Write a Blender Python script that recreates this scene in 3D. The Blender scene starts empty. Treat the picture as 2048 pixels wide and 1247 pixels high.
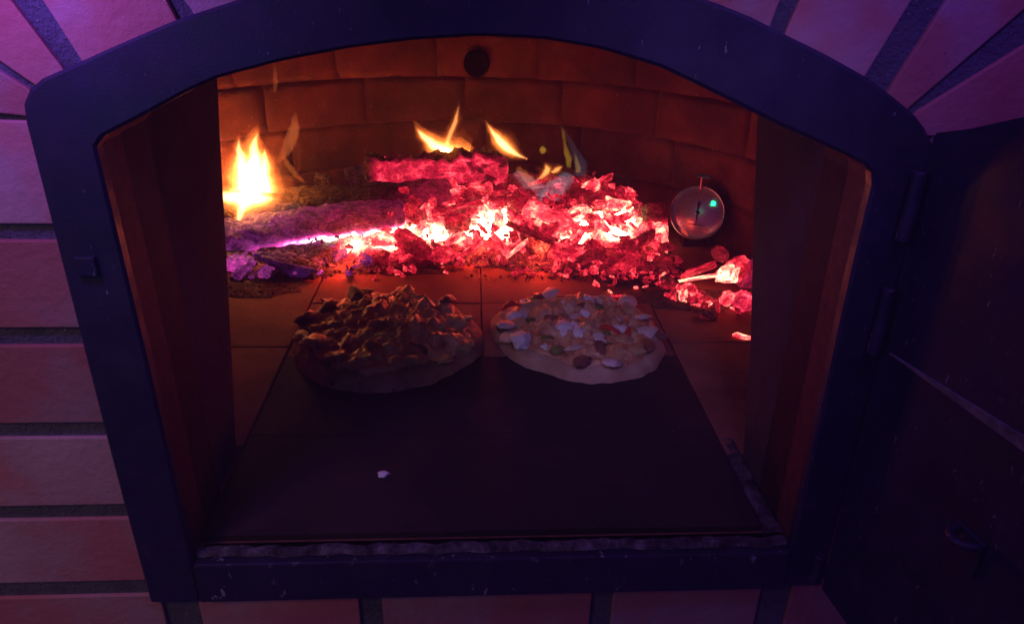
import bpy, bmesh, math, random
from mathutils import Vector, Matrix, noise
rnd = random.Random(7)
S = bpy.context.scene
COL = S.collection
PI = math.pi

# ---------------------------------------------------------------- camera
cd = bpy.data.cameras.new('camera'); cam = bpy.data.objects.new('camera', cd); COL.objects.link(cam)
cd.sensor_width = 36; cd.lens = 26.218; cd.clip_start = 0.01; cd.clip_end = 50
cd.shift_x = -14.785/2048; cd.shift_y = -2.41/2048
_r, _u, _f = Vector((.998171, -.054982, .025146)), Vector((.000945, .430047, .902806)), Vector((.060452, .901131, -.429312))
cam.matrix_world = Matrix(((_r.x, _u.x, -_f.x, -.0198), (_r.y, _u.y, -_f.y, -.56556), (_r.z, _u.z, -_f.z, .53338), (0, 0, 0, 1)))
S.camera = cam

# ---------------------------------------------------------------- light and exposure
W = bpy.data.worlds.new('World'); S.world = W; W.use_nodes = True
bg = W.node_tree.nodes['Background']; bg.inputs[0].default_value = (.15, .035, .70, 1); bg.inputs[1].default_value = .13
S.view_settings.view_transform = 'Standard'; S.view_settings.look = 'None'
S.view_settings.exposure = 0; S.view_settings.gamma = 1; S.view_settings.use_curve_mapping = False
S.cycles.use_denoising = True
S.cycles.max_bounces = 5; S.cycles.diffuse_bounces = 3; S.cycles.transparent_max_bounces = 48; S.cycles.volume_bounces = 0; S.cycles.volume_step_rate = 2; S.cycles.volume_max_steps = 48
S.cycles.sample_clamp_indirect = 4

def area(name, loc, target, size, color, power):
    l = bpy.data.lights.new(name, 'AREA'); l.shape = 'DISK'; l.size = size; l.color = color; l.energy = power
    o = bpy.data.objects.new(name, l); COL.objects.link(o); o.location = loc
    o.rotation_euler = (Vector(target) - Vector(loc)).to_track_quat('-Z', 'Y').to_euler()
    return o
def bulb(name, loc, color, power, rad):
    l = bpy.data.lights.new(name, 'POINT'); l.color = color; l.energy = power; l.shadow_soft_size = rad
    o = bpy.data.objects.new(name, l); COL.objects.link(o); o.location = loc
    return o
# the blue and violet party lamps above the oven front; added violet spot for the pale pizza, added weak warm fill
area('blue_lamp', (-.37, -.13, .61), (-.33, 0, .42), .06, (.28, .09, 1), .95)
area('violet_lamp', (.31, -.24, .82), (.42, -.08, .36), .08, (.24, .08, 1), .95)
sp = area('violet_fill', (.12, -.62, .85), (.17, .44, .02), .16, (.42, .26, 1), .10); sp.data.spread = math.radians(26)
pl = area('warm_fill', (-1.0, -.85, 1.0), (-.45, 0, -.1), .4, (1, .55, .26), .62); pl.data.spread = math.radians(75)
bulb('green_lamp', (-.4467, -.5542, .3814), (0, 1, .45), .3, .013)
# firelight of the flames
bulb('flame_light', (-0.435, 0.84, 0.167), (1, .23, .06), .6, .03)
bulb('flame_light', (-0.069, 0.97, 0.179), (1, .20, .04), .09, .03)
bulb('flame_light', (0.127, 0.96, 0.147), (1, .25, .07), .02, .02)

# red light of the glowing coals
for p_ in ((-0.256, 0.79, 0.039), (-0.145, 0.84, 0.061), (-0.008, 0.82, 0.068), (0.107, 0.8, 0.055), (0.23, 0.84, 0.058), (0.317, 0.8, 0.015), (0.408, 0.62, 0.056)):
    bulb('ember_light', (p_[0], p_[1] - .055, max(.035, p_[2] * .55)), (1, .065, .03), .95 * (.16 if p_[0] > .24 else .5 if p_[0] > .14 else 1), .02)

# ---------------------------------------------------------------- node helpers
class NT:
    def __init__(s, name):
        s.m = bpy.data.materials.new(name); s.m.use_nodes = True; s.t = s.m.node_tree; s.n = s.t.nodes; s.l = s.t.links
        s.b = s.n.get('Principled BSDF'); s.out = s.n.get('Material Output')
    def node(s, ty, **kw):
        n = s.n.new(ty)
        for k, v in kw.items():
            if k.startswith('i_'):
                key = k[2:]; n.inputs[int(key) if key.isdigit() else key.replace('_', ' ')].default_value = v
            else: setattr(n, k, v)
        return n
    def link(s, a, b): s.l.new(a, b)
    def coord(s, scale=(1, 1, 1), kind='Object'):
        c = s.node('ShaderNodeTexCoord'); m = s.node('ShaderNodeMapping'); m.inputs['Scale'].default_value = scale
        s.link(c.outputs[kind], m.inputs[0]); return m.outputs[0]
    def noise(s, scale, detail=4, rough=.55, co=None, dist=0):
        n = s.node('ShaderNodeTexNoise'); n.inputs['Scale'].default_value = scale; n.inputs['Detail'].default_value = detail
        n.inputs['Roughness'].default_value = rough; n.inputs['Distortion'].default_value = dist
        if co is not None: s.link(co, n.inputs['Vector'])
        return n.outputs[0]
    def ramp(s, fac, stops, interp='LINEAR'):
        r = s.node('ShaderNodeValToRGB'); e = r.color_ramp; e.interpolation = interp
        while len(e.elements) < len(stops): e.elements.new(.5)
        for el, (p, c) in zip(e.elements, stops): el.position = p; el.color = (*c, 1) if len(c) == 3 else c
        s.link(fac, r.inputs[0]); return r.outputs[0]
    def math(s, op, a, b=None, clamp=False):
        n = s.node('ShaderNodeMath', operation=op, use_clamp=clamp)
        for i, v in enumerate((a, b)):
            if v is None: continue
            if isinstance(v, (int, float)): n.inputs[i].default_value = v
            else: s.link(v, n.inputs[i])
        return n.outputs[0]
    def mix(s, f, a, b, mode='MIX'):
        n = s.node('ShaderNodeMix', data_type='RGBA', blend_type=mode)
        for sock, v in ((n.inputs[0], f), (n.inputs[6], a), (n.inputs[7], b)):
            if isinstance(v, (int, float)): sock.default_value = v
            elif isinstance(v, tuple): sock.default_value = (*v, 1)
            else: s.link(v, sock)
        return n.outputs[2]
    def bump(s, h, strength=.4, dist=.004):
        n = s.node('ShaderNodeBump'); n.inputs['Strength'].default_value = strength; n.inputs['Distance'].default_value = dist
        s.link(h, n.inputs['Height']); s.link(n.outputs[0], s.b.inputs['Normal'])

def surf(name, stops, nscale=6, rough=.7, bump=.3, bscale=60, bdist=.003, metal=0, detail=5, speck=None, spec=.5, kind='Object', rnd_amt=0):
    """a rough mineral, metal or food surface: noise-coloured, fine relief, optional pale specks"""
    t = NT(name); co = t.coord(kind=kind)
    if rnd_amt:
        oi = t.node('ShaderNodeObjectInfo'); vm = t.node('ShaderNodeVectorMath', operation='ADD')
        mm = t.math('MULTIPLY', oi.outputs['Random'], 37.0)
        t.link(co, vm.inputs[0]); t.link(mm, vm.inputs[1]); co = vm.outputs[0]
    n = t.noise(nscale, detail, .6, co)
    col = t.ramp(n, stops)
    if rnd_amt:
        v = t.math('ADD', t.math('MULTIPLY', oi.outputs['Random'], rnd_amt), 1 - rnd_amt / 2)
        h = t.node('ShaderNodeHueSaturation'); t.link(v, h.inputs['Value']); t.link(col, h.inputs['Color']); col = h.outputs[0]
    if speck:
        sc, th, sc_col = speck
        s2 = t.noise(sc, 2, .5, co)
        col = t.mix(t.ramp(s2, [(th, (0, 0, 0)), (th + .03, (1, 1, 1))]), col, sc_col)
    t.link(col, t.b.inputs['Base Color'])
    t.b.inputs['Roughness'].default_value = rough; t.b.inputs['Metallic'].default_value = metal
    t.b.inputs['Specular IOR Level'].default_value = spec
    if bump: t.bump(t.noise(bscale, 6, .6, co), bump, bdist)
    return t.m

M = {}
M['brick'] = surf('glazed_brick', [(.30, (.38, .10, .085)), (.48, (.42, .145, .12)), (.60, (.38, .215, .20)), (.75, (.44, .27, .24))], 7, .6, .6, 120, .002, detail=3, rnd_amt=.35, speck=(140, .755, (.16, .07, .06)))
M['mortar'] = surf('dark_mortar', [(.3, (.060, .055, .075)), (.7, (.12, .11, .14))], 40, .95, .9, 260, .004, speck=(300, .70, (.3, .3, .32)))
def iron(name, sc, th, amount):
    """black iron, blue lens glare put into its colour: cloudy soot, fine dust specks, short pale scratches"""
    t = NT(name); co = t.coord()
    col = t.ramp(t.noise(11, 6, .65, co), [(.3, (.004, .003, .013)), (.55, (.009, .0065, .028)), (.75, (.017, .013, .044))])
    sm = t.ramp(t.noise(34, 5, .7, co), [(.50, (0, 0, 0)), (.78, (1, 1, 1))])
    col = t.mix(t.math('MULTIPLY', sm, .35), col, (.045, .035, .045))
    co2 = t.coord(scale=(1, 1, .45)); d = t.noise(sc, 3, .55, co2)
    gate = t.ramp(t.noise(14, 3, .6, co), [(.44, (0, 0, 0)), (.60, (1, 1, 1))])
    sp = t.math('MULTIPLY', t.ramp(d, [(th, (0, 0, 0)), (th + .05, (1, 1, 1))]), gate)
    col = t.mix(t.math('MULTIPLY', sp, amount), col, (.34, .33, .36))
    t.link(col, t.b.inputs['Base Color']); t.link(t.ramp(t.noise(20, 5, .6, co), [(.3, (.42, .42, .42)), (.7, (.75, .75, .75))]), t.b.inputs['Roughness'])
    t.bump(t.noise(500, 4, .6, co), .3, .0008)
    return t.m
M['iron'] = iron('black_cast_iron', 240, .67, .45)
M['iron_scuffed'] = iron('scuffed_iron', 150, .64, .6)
M['reveal'] = surf('bare_cast_iron', [(.3, (.055, .013, .015)), (.7, (.115, .030, .030))], 70, .7, .35, 330, .002, spec=.12)
M['sleeve'] = surf('rusted_steel', [(.3, (.022, .006, .009)), (.7, (.042, .013, .016))], 40, .75, .3, 300, .002, spec=.1)
M['ledge'] = surf('ashy_bar', [(.35, (.06, .045, .05)), (.65, (.17, .13, .14))], 60, .9, .5, 260, .002)
M['soot'] = surf('sooty_masonry', [(.3, (.03, .022, .026)), (.7, (.06, .045, .05))], 12, .95, .6, 160, .003, spec=.15)
M['firebrick'] = surf('firebrick', [(.25, (.035, .011, .009)), (.5, (.12, .034, .022)), (.75, (.23, .075, .05))], 8, .92, .6, 170, .003, speck=(230, .73, (.55, .42, .34)), spec=.2, rnd_amt=.3)
M['firemortar'] = surf('fire_mortar', [(.3, (.10, .033, .023)), (.7, (.20, .075, .05))], 30, .95, .8, 200, .003, spec=.1)
M['tile'] = surf('hearth_clay', [(.25, (.10, .036, .027)), (.5, (.20, .076, .05)), (.75, (.29, .12, .08))], 9, .85, .45, 190, .0022, speck=(160, .745, (.05, .035, .03)), spec=.25, rnd_amt=.2)
M['ash'] = surf('grey_ash', [(.3, (.07, .045, .04)), (.6, (.15, .10, .085)), (.8, (.26, .20, .17))], 60, .98, 1, 330, .004, spec=.05)
M['paleash'] = surf('pale_ash_mortar', [(.38, (.03, .024, .028)), (.55, (.09, .075, .085)), (.75, (.22, .19, .21))], 55, .98, 1, 260, .004, spec=.1)
M['dough'] = surf('baked_dough', [(.3, (.27, .165, .095)), (.55, (.38, .26, .165)), (.75, (.46, .33, .22))], 30, .75, .35, 140, .002, spec=.3, speck=(75, .72, (.20, .10, .05)))
M['brown_dough'] = surf('browned_dough', [(.3, (.15, .07, .035)), (.55, (.27, .15, .08)), (.75, (.34, .21, .12))], 26, .75, .5, 140, .003, spec=.3, speck=(60, .66, (.07, .035, .02)))
M['cheese'] = surf('melted_cheese', [(.3, (.48, .27, .10)), (.5, (.62, .42, .19)), (.72, (.68, .50, .28))], 45, .38, .7, 150, .004, spec=.55, rnd_amt=.3)
M['sauce'] = surf('tomato_cheese_layer', [(.3, (.28, .07, .03)), (.5, (.52, .27, .12)), (.72, (.64, .46, .26))], 38, .35, .8, 130, .005, spec=.55)
M['mushroom'] = surf('mushroom', [(.3, (.46, .37, .31)), (.7, (.66, .57, .50))], 60, .5, .3, 180, .002, rnd_amt=.3)
M['feta'] = surf('white_cheese', [(.3, (.66, .64, .62)), (.7, (.82, .80, .78))], 60, .6, .5, 190, .003)
M['olive'] = surf('olive_flesh', [(.3, (.10, .11, .025)), (.7, (.19, .19, .05))], 50, .28, .15, 120, .001, rnd_amt=.4)
M['pepper'] = surf('red_pepper', [(.3, (.32, .02, .012)), (.7, (.52, .06, .03))], 50, .3, .15, 120, .001)
M['ham'] = surf('browned_sausage', [(.3, (.13, .045, .03)), (.7, (.27, .10, .07))], 70, .42, .6, 170, .003, rnd_amt=.4)
M['steel'] = surf('brushed_steel', [(.3, (.42, .42, .44)), (.7, (.6, .6, .62))], 20, .22, .05, 200, .0005, metal=1)
M['dial'] = surf('satin_dial', [(.3, (.50, .50, .52)), (.7, (.62, .62, .64))], 6, .19, 0, metal=.55)
M['ink'] = surf('black_print', [(.3, (.015, .015, .02)), (.7, (.025, .025, .03))], 20, .5, 0)
M['slab2'] = surf('half_shaded_clay', [(.25, (.03, .013, .012)), (.5, (.075, .031, .026)), (.75, (.12, .05, .04))], 9, .85, .45, 190, .0022, spec=.25, speck=(160, .745, (.04, .03, .03)))  # tone between tile and slab, floor shade put into the colour
M['slab'] = surf('shaded_slab', [(.25, (.009, .0045, .007)), (.5, (.022, .010, .014)), (.8, (.05, .023, .026))], 7, .8, .4, 190, .002, spec=.25, speck=(150, .75, (.16, .12, .11)))  # darker than the tiles: shade before the pizzas put into the floor colour

def ember_material(name, dark, ash, cracks, cs=(1, 1, 1), ck=.10, edge=0.0, na=.75, nb=.45):
    """charcoal that glows where it is hot: heat = object colour red + per-vertex heat + noise; object colour green paints a violet lens veil into the glow"""
    t = NT(name); co = t.coord(scale=cs)
    oi = t.node('ShaderNodeObjectInfo'); sep = t.node('ShaderNodeSeparateColor'); t.link(oi.outputs['Color'], sep.inputs[0])
    at = t.node('ShaderNodeAttribute', attribute_name='ember_heat')
    tint = t.math('ADD', sep.outputs[1], t.node('ShaderNodeAttribute', attribute_name='ember_tint').outputs['Fac'], True)
    vm = t.node('ShaderNodeVectorMath', operation='ADD'); t.link(co, vm.inputs[0]); t.link(t.math('MULTIPLY', oi.outputs['Random'], 9.0), vm.inputs[1]); co = vm.outputs[0]
    n1 = t.noise(45, 4, .6, co); n2 = t.noise(170, 3, .6, co, 1.0)
    vo = t.node('ShaderNodeTexVoronoi', feature='DISTANCE_TO_EDGE'); vo.inputs['Scale'].default_value = cracks; t.link(co, vo.inputs['Vector'])
    crack = t.math('SUBTRACT', 1.0, t.math('MULTIPLY', vo.outputs['Distance'], 9.0, True), True)
    h = t.math('ADD', sep.outputs[0], at.outputs['Fac'])
    h = t.math('ADD', h, t.math('MULTIPLY', t.math('SUBTRACT', n1, .5), na))
    h = t.math('ADD', h, t.math('MULTIPLY', t.math('SUBTRACT', n2, .5), nb))
    if edge:
        ge = t.node('ShaderNodeNewGeometry'); h = t.math('ADD', h, t.math('MULTIPLY', t.math('SUBTRACT', ge.outputs['Pointiness'], .5), edge))
    on = t.math('GREATER_THAN', t.math('ADD', sep.outputs[0], at.outputs['Fac']), .12)
    h = t.math('ADD', h, t.math('MULTIPLY', t.math('MULTIPLY', crack, on), ck), True)
    red = t.ramp(h, [(0, (0, 0, 0)), (.22, (.03, .0004, .0015)), (.42, (.14, .002, .007)), (.58, (.42, .006, .02)), (.70, (1, .05, .07)), (.84, (1, .28, .16)), (1, (1, .74, .38))])
    vio = t.ramp(h, [(0, (0, 0, 0)), (.22, (.02, .002, .03)), (.45, (.13, .018, .13)), (.62, (.40, .035, .30)), (.78, (1, .16, .75)), (.9, (1, .5, .85)), (1, (1, .85, .9))])
    st = t.math('ADD', t.math('MULTIPLY', t.math('POWER', h, 7.0), 8), 1.6)
    t.link(t.mix(tint, red, vio), t.b.inputs['Emission Color']); t.link(st, t.b.inputs['Emission Strength'])
    t.link(t.ramp(n2, [(.42, dark), (.68, ash)]), t.b.inputs['Base Color'])
    t.b.inputs['Roughness'].default_value = .95; t.b.inputs['Specular IOR Level'].default_value = .1
    t.bump(t.math('SUBTRACT', n2, t.math('MULTIPLY', crack, .5)), .9, .004)
    t.m.cycles.emission_sampling = 'NONE'      # the ember lights stand for its direct light
    return t.m
M['ember'] = ember_material('glowing_charcoal', (.03, .026, .028), (.30, .25, .25), 85, (.022, .022, .022), .04, .5, .85, .34)
M['bed'] = ember_material('ember_dust', (.03, .026, .028), (.22, .19, .19), 60, (1, 1, 1), .08, 0, .5, .3)
M['log'] = ember_material('burning_wood', (.05, .033, .022), (.19, .13, .085), 40, (.62, 1, 1), .06, 0, .6, .34)

def flame_material(name, color, strength, nscale=30):
    """a body of burning gas: an emitting volume with a faint emitting skin"""
    t = NT(name); t.n.remove(t.b)
    em = t.node('ShaderNodeEmission'); em.inputs[0].default_value = (*color, 1)
    em.inputs[1].default_value = strength * .6; t.m.cycles.emission_sampling = 'NONE'; t.link(em.outputs[0], t.out.inputs['Volume'])
    tr = t.node('ShaderNodeBsdfTransparent'); e2 = t.node('ShaderNodeEmission'); e2.inputs[0].default_value = (*color, 1); e2.inputs[1].default_value = .004
    ad = t.node('ShaderNodeAddShader'); t.link(tr.outputs[0], ad.inputs[0]); t.link(e2.outputs[0], ad.inputs[1]); t.link(ad.outputs[0], t.out.inputs['Surface'])
    return t.m
M['fl_outer'] = flame_material('orange_flame', (1, .22, .035), 60)
M['fl_core'] = flame_material('white_hot_flame', (1, .48, .14), 280)
M['fl_mid'] = flame_material('yellow_orange_flame', (1, .36, .08), 110)
M['fl_white'] = flame_material('brightest_flame', (1, .60, .24), 620)
M['fl_halo'] = flame_material('flame_halo', (1, .20, .03), 20)
M['fl_haze'] = flame_material('flame_glow', (1, .17, .03), 6)
M['fl_wisp'] = flame_material('thin_orange_flame', (1, .24, .06), 36)
M['fl_blue'] = flame_material('pale_blue_flame', (.66, .55, 1), 3.2, 80)
M['fl_smoke'] = flame_material('pale_smoky_flame', (.92, .74, 1), 9, 60)
M['fl_yellow'] = flame_material('yellow_flame', (1, .55, .05), 40, 45)

# ---------------------------------------------------------------- object helpers
def tag(o, label, cat, group=None, kind=None):
    if label: o['label'] = label
    if cat: o['category'] = cat
    if group: o['group'] = group
    if kind: o['kind'] = kind
    return o
def empty(name, loc=(0, 0, 0), rz=0):
    o = bpy.data.objects.new(name, None); COL.objects.link(o); o.location = loc; o.rotation_euler.z = rz; o.empty_display_size = .02
    return o
def link(name, me, mat=None, parent=None, loc=None):
    o = bpy.data.objects.new(name, me); COL.objects.link(o)
    if mat and not me.materials: me.materials.append(mat)
    if parent: o.parent = parent
    if loc: o.location = loc
    return o
def mesh(name, verts, faces, mat, parent=None, loc=None, smooth=False):
    me = bpy.data.meshes.new(name); me.from_pydata([tuple(v) for v in verts], [], faces); me.update()
    bm = bmesh.new(); bm.from_mesh(me); bmesh.ops.recalc_face_normals(bm, faces=bm.faces); bm.to_mesh(me); bm.free()
    if smooth: me.shade_smooth()
    return link(name, me, mat, parent, loc)
def bm_obj(name, bm, mat, parent=None, loc=None, smooth=False):
    me = bpy.data.meshes.new(name); bm.to_mesh(me); bm.free()
    if smooth: me.shade_smooth()
    return link(name, me, mat, parent, loc)
def box_bm(x0, x1, y0, y1, z0, z1, bev=.002):
    bm = bmesh.new(); bmesh.ops.create_cube(bm, size=1)
    for v in bm.verts: v.co = Vector(((x0 + x1) / 2 + v.co.x * (x1 - x0), (y0 + y1) / 2 + v.co.y * (y1 - y0), (z0 + z1) / 2 + v.co.z * (z1 - z0)))
    if bev: bmesh.ops.bevel(bm, geom=bm.edges[:], offset=bev, segments=2, affect='EDGES', profile=.6)
    return bm
def prism_xz(name, pts, y0, y1, mat, parent, bev=.0013):
    """a polygon in the facade plane, front at y0 (towards the viewer), back at y1, front edge rounded"""
    bm = bmesh.new(); f = [bm.verts.new((p[0], y0, p[-1])) for p in pts]; b = [bm.verts.new((p[0], y1, p[-1])) for p in pts]
    n = len(pts); bm.faces.new(f); bm.faces.new(b[::-1])
    for i in range(n): bm.faces.new((f[i], b[i], b[(i + 1) % n], f[(i + 1) % n]))
    bmesh.ops.recalc_face_normals(bm, faces=bm.faces)
    fe = [e for e in bm.edges if abs(e.verts[0].co.y - y0) < 1e-6 and abs(e.verts[1].co.y - y0) < 1e-6]
    bmesh.ops.bevel(bm, geom=fe, offset=bev, segments=2, affect='EDGES', profile=.6)
    return bm_obj(name, bm, mat, parent)
def resample(pts, n):
    d = [0]
    for a, b in zip(pts, pts[1:]): d.append(d[-1] + math.dist(a, b))
    out = []
    for i in range(n):
        s = d[-1] * i / (n - 1); k = 0
        while k < len(d) - 2 and d[k + 1] < s: k += 1
        u = (s - d[k]) / max(d[k + 1] - d[k], 1e-9)
        out.append(tuple(a + (b - a) * u for a, b in zip(pts[k], pts[k + 1])))
    return out
def smooth_line(pts, it=2):
    for _ in range(it):
        q = [pts[0]]
        for a, b in zip(pts, pts[1:]):
            q += [tuple(.75 * x + .25 * y for x, y in zip(a, b)), tuple(.25 * x + .75 * y for x, y in zip(a, b))]
        pts = q + [pts[-1]]
    return pts
def nz(p, s, seed=0): return noise.noise(Vector(p) * s + Vector((seed * 7.3, seed * 3.1, seed * 5.7)))
def fbm(p, s, seed=0, o=4): return noise.fractal(Vector(p) * s + Vector((seed * 7.3, seed * 3.1, seed * 5.7)), 1.0, 2.0, o)

# ================================================================= the oven
oven = empty('brick_oven')
tag(oven, 'brick wood-fired oven with arched black iron mouth and open door', 'oven')

# facade: dark mortar with smooth red bricks
ARCH_IN = [(-.299, .398), (-.292, .406), (-.263, .420), (-.224, .440), (-.203, .449), (-.158, .461), (-.108, .471), (-.065, .477), (-.016, .481), (.028, .480), (.071, .474), (.117, .462), (.165, .442), (.214, .421), (.271, .399), (.289, .391), (.297, .384), (.299, .374)]
bm = bmesh.new()
def quad(pts, y):
    bm.faces.new([bm.verts.new((x, y, z)) for x, z in pts])
quad([(-1.1, -.5), (-.31, -.5), (-.31, 1.0), (-1.1, 1.0)], .010)
quad([(.31, -.5), (1.1, -.5), (1.1, 1.0), (.31, 1.0)], .010)
quad([(-.31, -.5), (.31, -.5), (.31, -.02), (-.31, -.02)], .010)
A2 = [(-.31, .41)] + [(x, z + .012) for x, z in ARCH_IN[1:-2]] + [(.31, .40)]
for (xa, za), (xb, zb) in zip(A2, A2[1:]): quad([(xa, za), (xb, zb), (xb, 1.0), (xa, 1.0)], .010)
bmesh.ops.remove_doubles(bm, verts=bm.verts, dist=1e-4)
ext = bmesh.ops.extrude_face_region(bm, geom=bm.faces[:])
for v in [g for g in ext['geom'] if isinstance(g, bmesh.types.BMVert)]: v.co.y = .09
bmesh.ops.recalc_face_normals(bm, faces=bm.faces)
facade = bm_obj('facade_wall', bm, M['mortar'], oven)

courses = [(.336, .415), (.246, .322), (.152, .229), (.061, .136), (-.034, .044)]
for z0, z1 in courses:
    j = rnd.uniform(-.001, .001)
    prism_xz('brick', [(-.62, z0 + j), (-.325, z0), (-.325, z1), (-.62, z1 - j)], .006, .05, M['brick'], facade)
    prism_xz('brick', [(-.90, z0 + j), (-.637, z0), (-.637, z1), (-.90, z1 - j)], .006, .05, M['brick'], facade)
    prism_xz('brick', [(.33, z0 - j), (.62, z0), (.62, z1), (.33, z1)], .006, .05, M['brick'], facade)
for x0, x1, z1 in [(-.62, -.335, -.054), (-.299, -.1385, -.045), (-.115, .103, -.045), (.126, .284, -.045), (.318, .60, -.052)]:
    prism_xz('brick', [(x0, -.17), (x1 - .001, -.17), (x1, z1), (x0, z1)], .006, .05, M['brick'], facade)
for poly in [
    [(-0.399, 0.006, 0.477), (-0.357, 0.006, 0.45), (-0.34, 0.006, 0.438), (-0.334, 0.006, 0.43), (-0.344, 0.006, 0.418), (-0.35, 0.006, 0.419), (-0.415, 0.006, 0.425)],
    [(-0.346, 0.006, 0.516), (-0.337, 0.006, 0.497), (-0.313, 0.006, 0.453), (-0.309, 0.006, 0.445), (-0.328, 0.006, 0.434), (-0.334, 0.006, 0.44), (-0.355, 0.006, 0.457), (-0.395, 0.006, 0.49)],
    [(-0.323, 0.006, 0.516), (-0.316, 0.006, 0.498), (-0.299, 0.006, 0.459), (-0.295, 0.006, 0.451), (-0.222, 0.006, 0.48), (-0.228, 0.006, 0.487), (-0.233, 0.006, 0.5), (-0.24, 0.006, 0.518)],
    [(-0.228, 0.006, 0.522), (-0.221, 0.006, 0.5), (-0.217, 0.006, 0.494), (-0.214, 0.006, 0.486), (-0.126, 0.006, 0.515), (-0.128, 0.006, 0.53)],
    [(0.103, 0.006, 0.533), (0.106, 0.006, 0.511), (0.15, 0.006, 0.502), (0.192, 0.006, 0.483), (0.197, 0.006, 0.492), (0.201, 0.006, 0.509), (0.206, 0.006, 0.536)],
    [(0.222, 0.006, 0.536), (0.216, 0.006, 0.51), (0.209, 0.006, 0.487), (0.206, 0.006, 0.479), (0.273, 0.006, 0.448), (0.276, 0.006, 0.457), (0.299, 0.006, 0.512), (0.31, 0.006, 0.538)],
    [(0.338, 0.006, 0.539), (0.326, 0.006, 0.512), (0.297, 0.006, 0.446), (0.293, 0.006, 0.439), (0.313, 0.006, 0.428), (0.317, 0.006, 0.435), (0.386, 0.006, 0.507), (0.417, 0.006, 0.539)],
    [(0.443, 0.006, 0.513), (0.394, 0.006, 0.481), (0.325, 0.006, 0.432), (0.32, 0.006, 0.426), (0.336, 0.006, 0.405), (0.343, 0.006, 0.412), (0.412, 0.006, 0.428), (0.47, 0.006, 0.441)],
    [(-0.111, 0.006, 0.531), (-0.109, 0.006, 0.517), (-0.019, 0.006, 0.527), (-0.019, 0.006, 0.542)], [(-0.005, 0.006, 0.543), (-0.005, 0.006, 0.527), (0.091, 0.006, 0.513), (0.092, 0.006, 0.536)]]:
    prism_xz('brick', poly, .006, .05, M['brick'], facade)

# black iron frame round the mouth
N = 60
left_in = [(-.2935, -.0575), (-.2935, -.004), (-.295, .2), (-.299, .398)]; right_in = [(.299, .374), (.2985, .29), (.301, .15), (.303, -.002), (.303, -.0555)]
ARCH_OUT = [(-.345, .415), (-.345, .424), (-.341, .434), (-.331, .444), (-.308, .4535), (-.274, .468), (-.227, .487), (-.17, .505), (-.10, .519), (-.03, .526), (.04, .5255), (.10, .518), (.148, .508), (.179, .498), (.208, .486), (.243, .472), (.278, .456), (.305, .440), (.324, .427), (.337, .413), (.343, .400), (.345, .385)]
inn = resample(left_in, 8)[:-1] + resample(ARCH_IN, N) + resample(right_in, 8)[1:]
out = resample([(-.343, -.057), (-.345, .1), (-.345, .415)], 8)[:-1] + resample(ARCH_OUT, N) + resample([(.345, .385), (.345, .1), (.345, -.055)], 8)[1:]
bm = bmesh.new(); rows = []
for (xi, zi), (xo, zo) in zip(inn, out):
    prof = []
    for y, k in [(.012, 0), (.0025, 0), (0, .05), (0, .95), (.0025, 1), (.013, 1)]:
        prof.append(bm.verts.new((xi + (xo - xi) * k, y, zi + (zo - zi) * k)))
    rows.append(prof)
for a, b in zip(rows, rows[1:]):
    for k in range(5): bm.faces.new((a[k], a[k + 1], b[k + 1], b[k]))
bm.faces.new(rows[0]); bm.faces.new(rows[-1][::-1])
bmesh.ops.recalc_face_normals(bm, faces=bm.faces)
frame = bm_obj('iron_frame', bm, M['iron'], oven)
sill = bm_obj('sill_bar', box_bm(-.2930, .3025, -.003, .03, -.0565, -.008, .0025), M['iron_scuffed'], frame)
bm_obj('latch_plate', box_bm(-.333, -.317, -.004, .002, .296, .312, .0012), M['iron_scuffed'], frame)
for z0, z1 in ((.330, .388), (.225, .288), (-.045, -.008)):      # hinge barrels
    bm = bmesh.new(); bmesh.ops.create_cone(bm, cap_ends=True, segments=16, radius1=.0055, radius2=.0055, depth=z1 - z0)
    bmesh.ops.bevel(bm, geom=[e for e in bm.edges if len(e.link_faces) == 2 and e.calc_face_angle(0) > 1], offset=.001, segments=1, affect='EDGES')
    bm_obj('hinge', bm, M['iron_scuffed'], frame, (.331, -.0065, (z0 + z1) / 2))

def band(name, y0, y1, dx, mat, parent, th=.006):
    """a lining that runs round the mouth behind the frame"""
    bm = bmesh.new(); rows = []
    cx, cz = 0, .2
    for x, z in inn:
        s = 1 + dx / .3
        rows.append([bm.verts.new((x * s, y0, cz + (z - cz) * s)), bm.verts.new((x * s, y1, cz + (z - cz) * s)), bm.verts.new((x * (s + .02), y1, cz + (z - cz) * (s + .02))), bm.verts.new((x * (s + .02), y0, cz + (z - cz) * (s + .02)))])
    for a, b in zip(rows, rows[1:]):
        for k in range(4): bm.faces.new((a[k], a[(k + 1) % 4], b[(k + 1) % 4], b[k]))
    bmesh.ops.recalc_face_normals(bm, faces=bm.faces)
    return bm_obj(name, bm, mat, parent)
band('reveal', .0125, .0445, .0004, M['reveal'], oven)
band('sleeve', .0465, .0955, .0012, M['sleeve'], oven)

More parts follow.
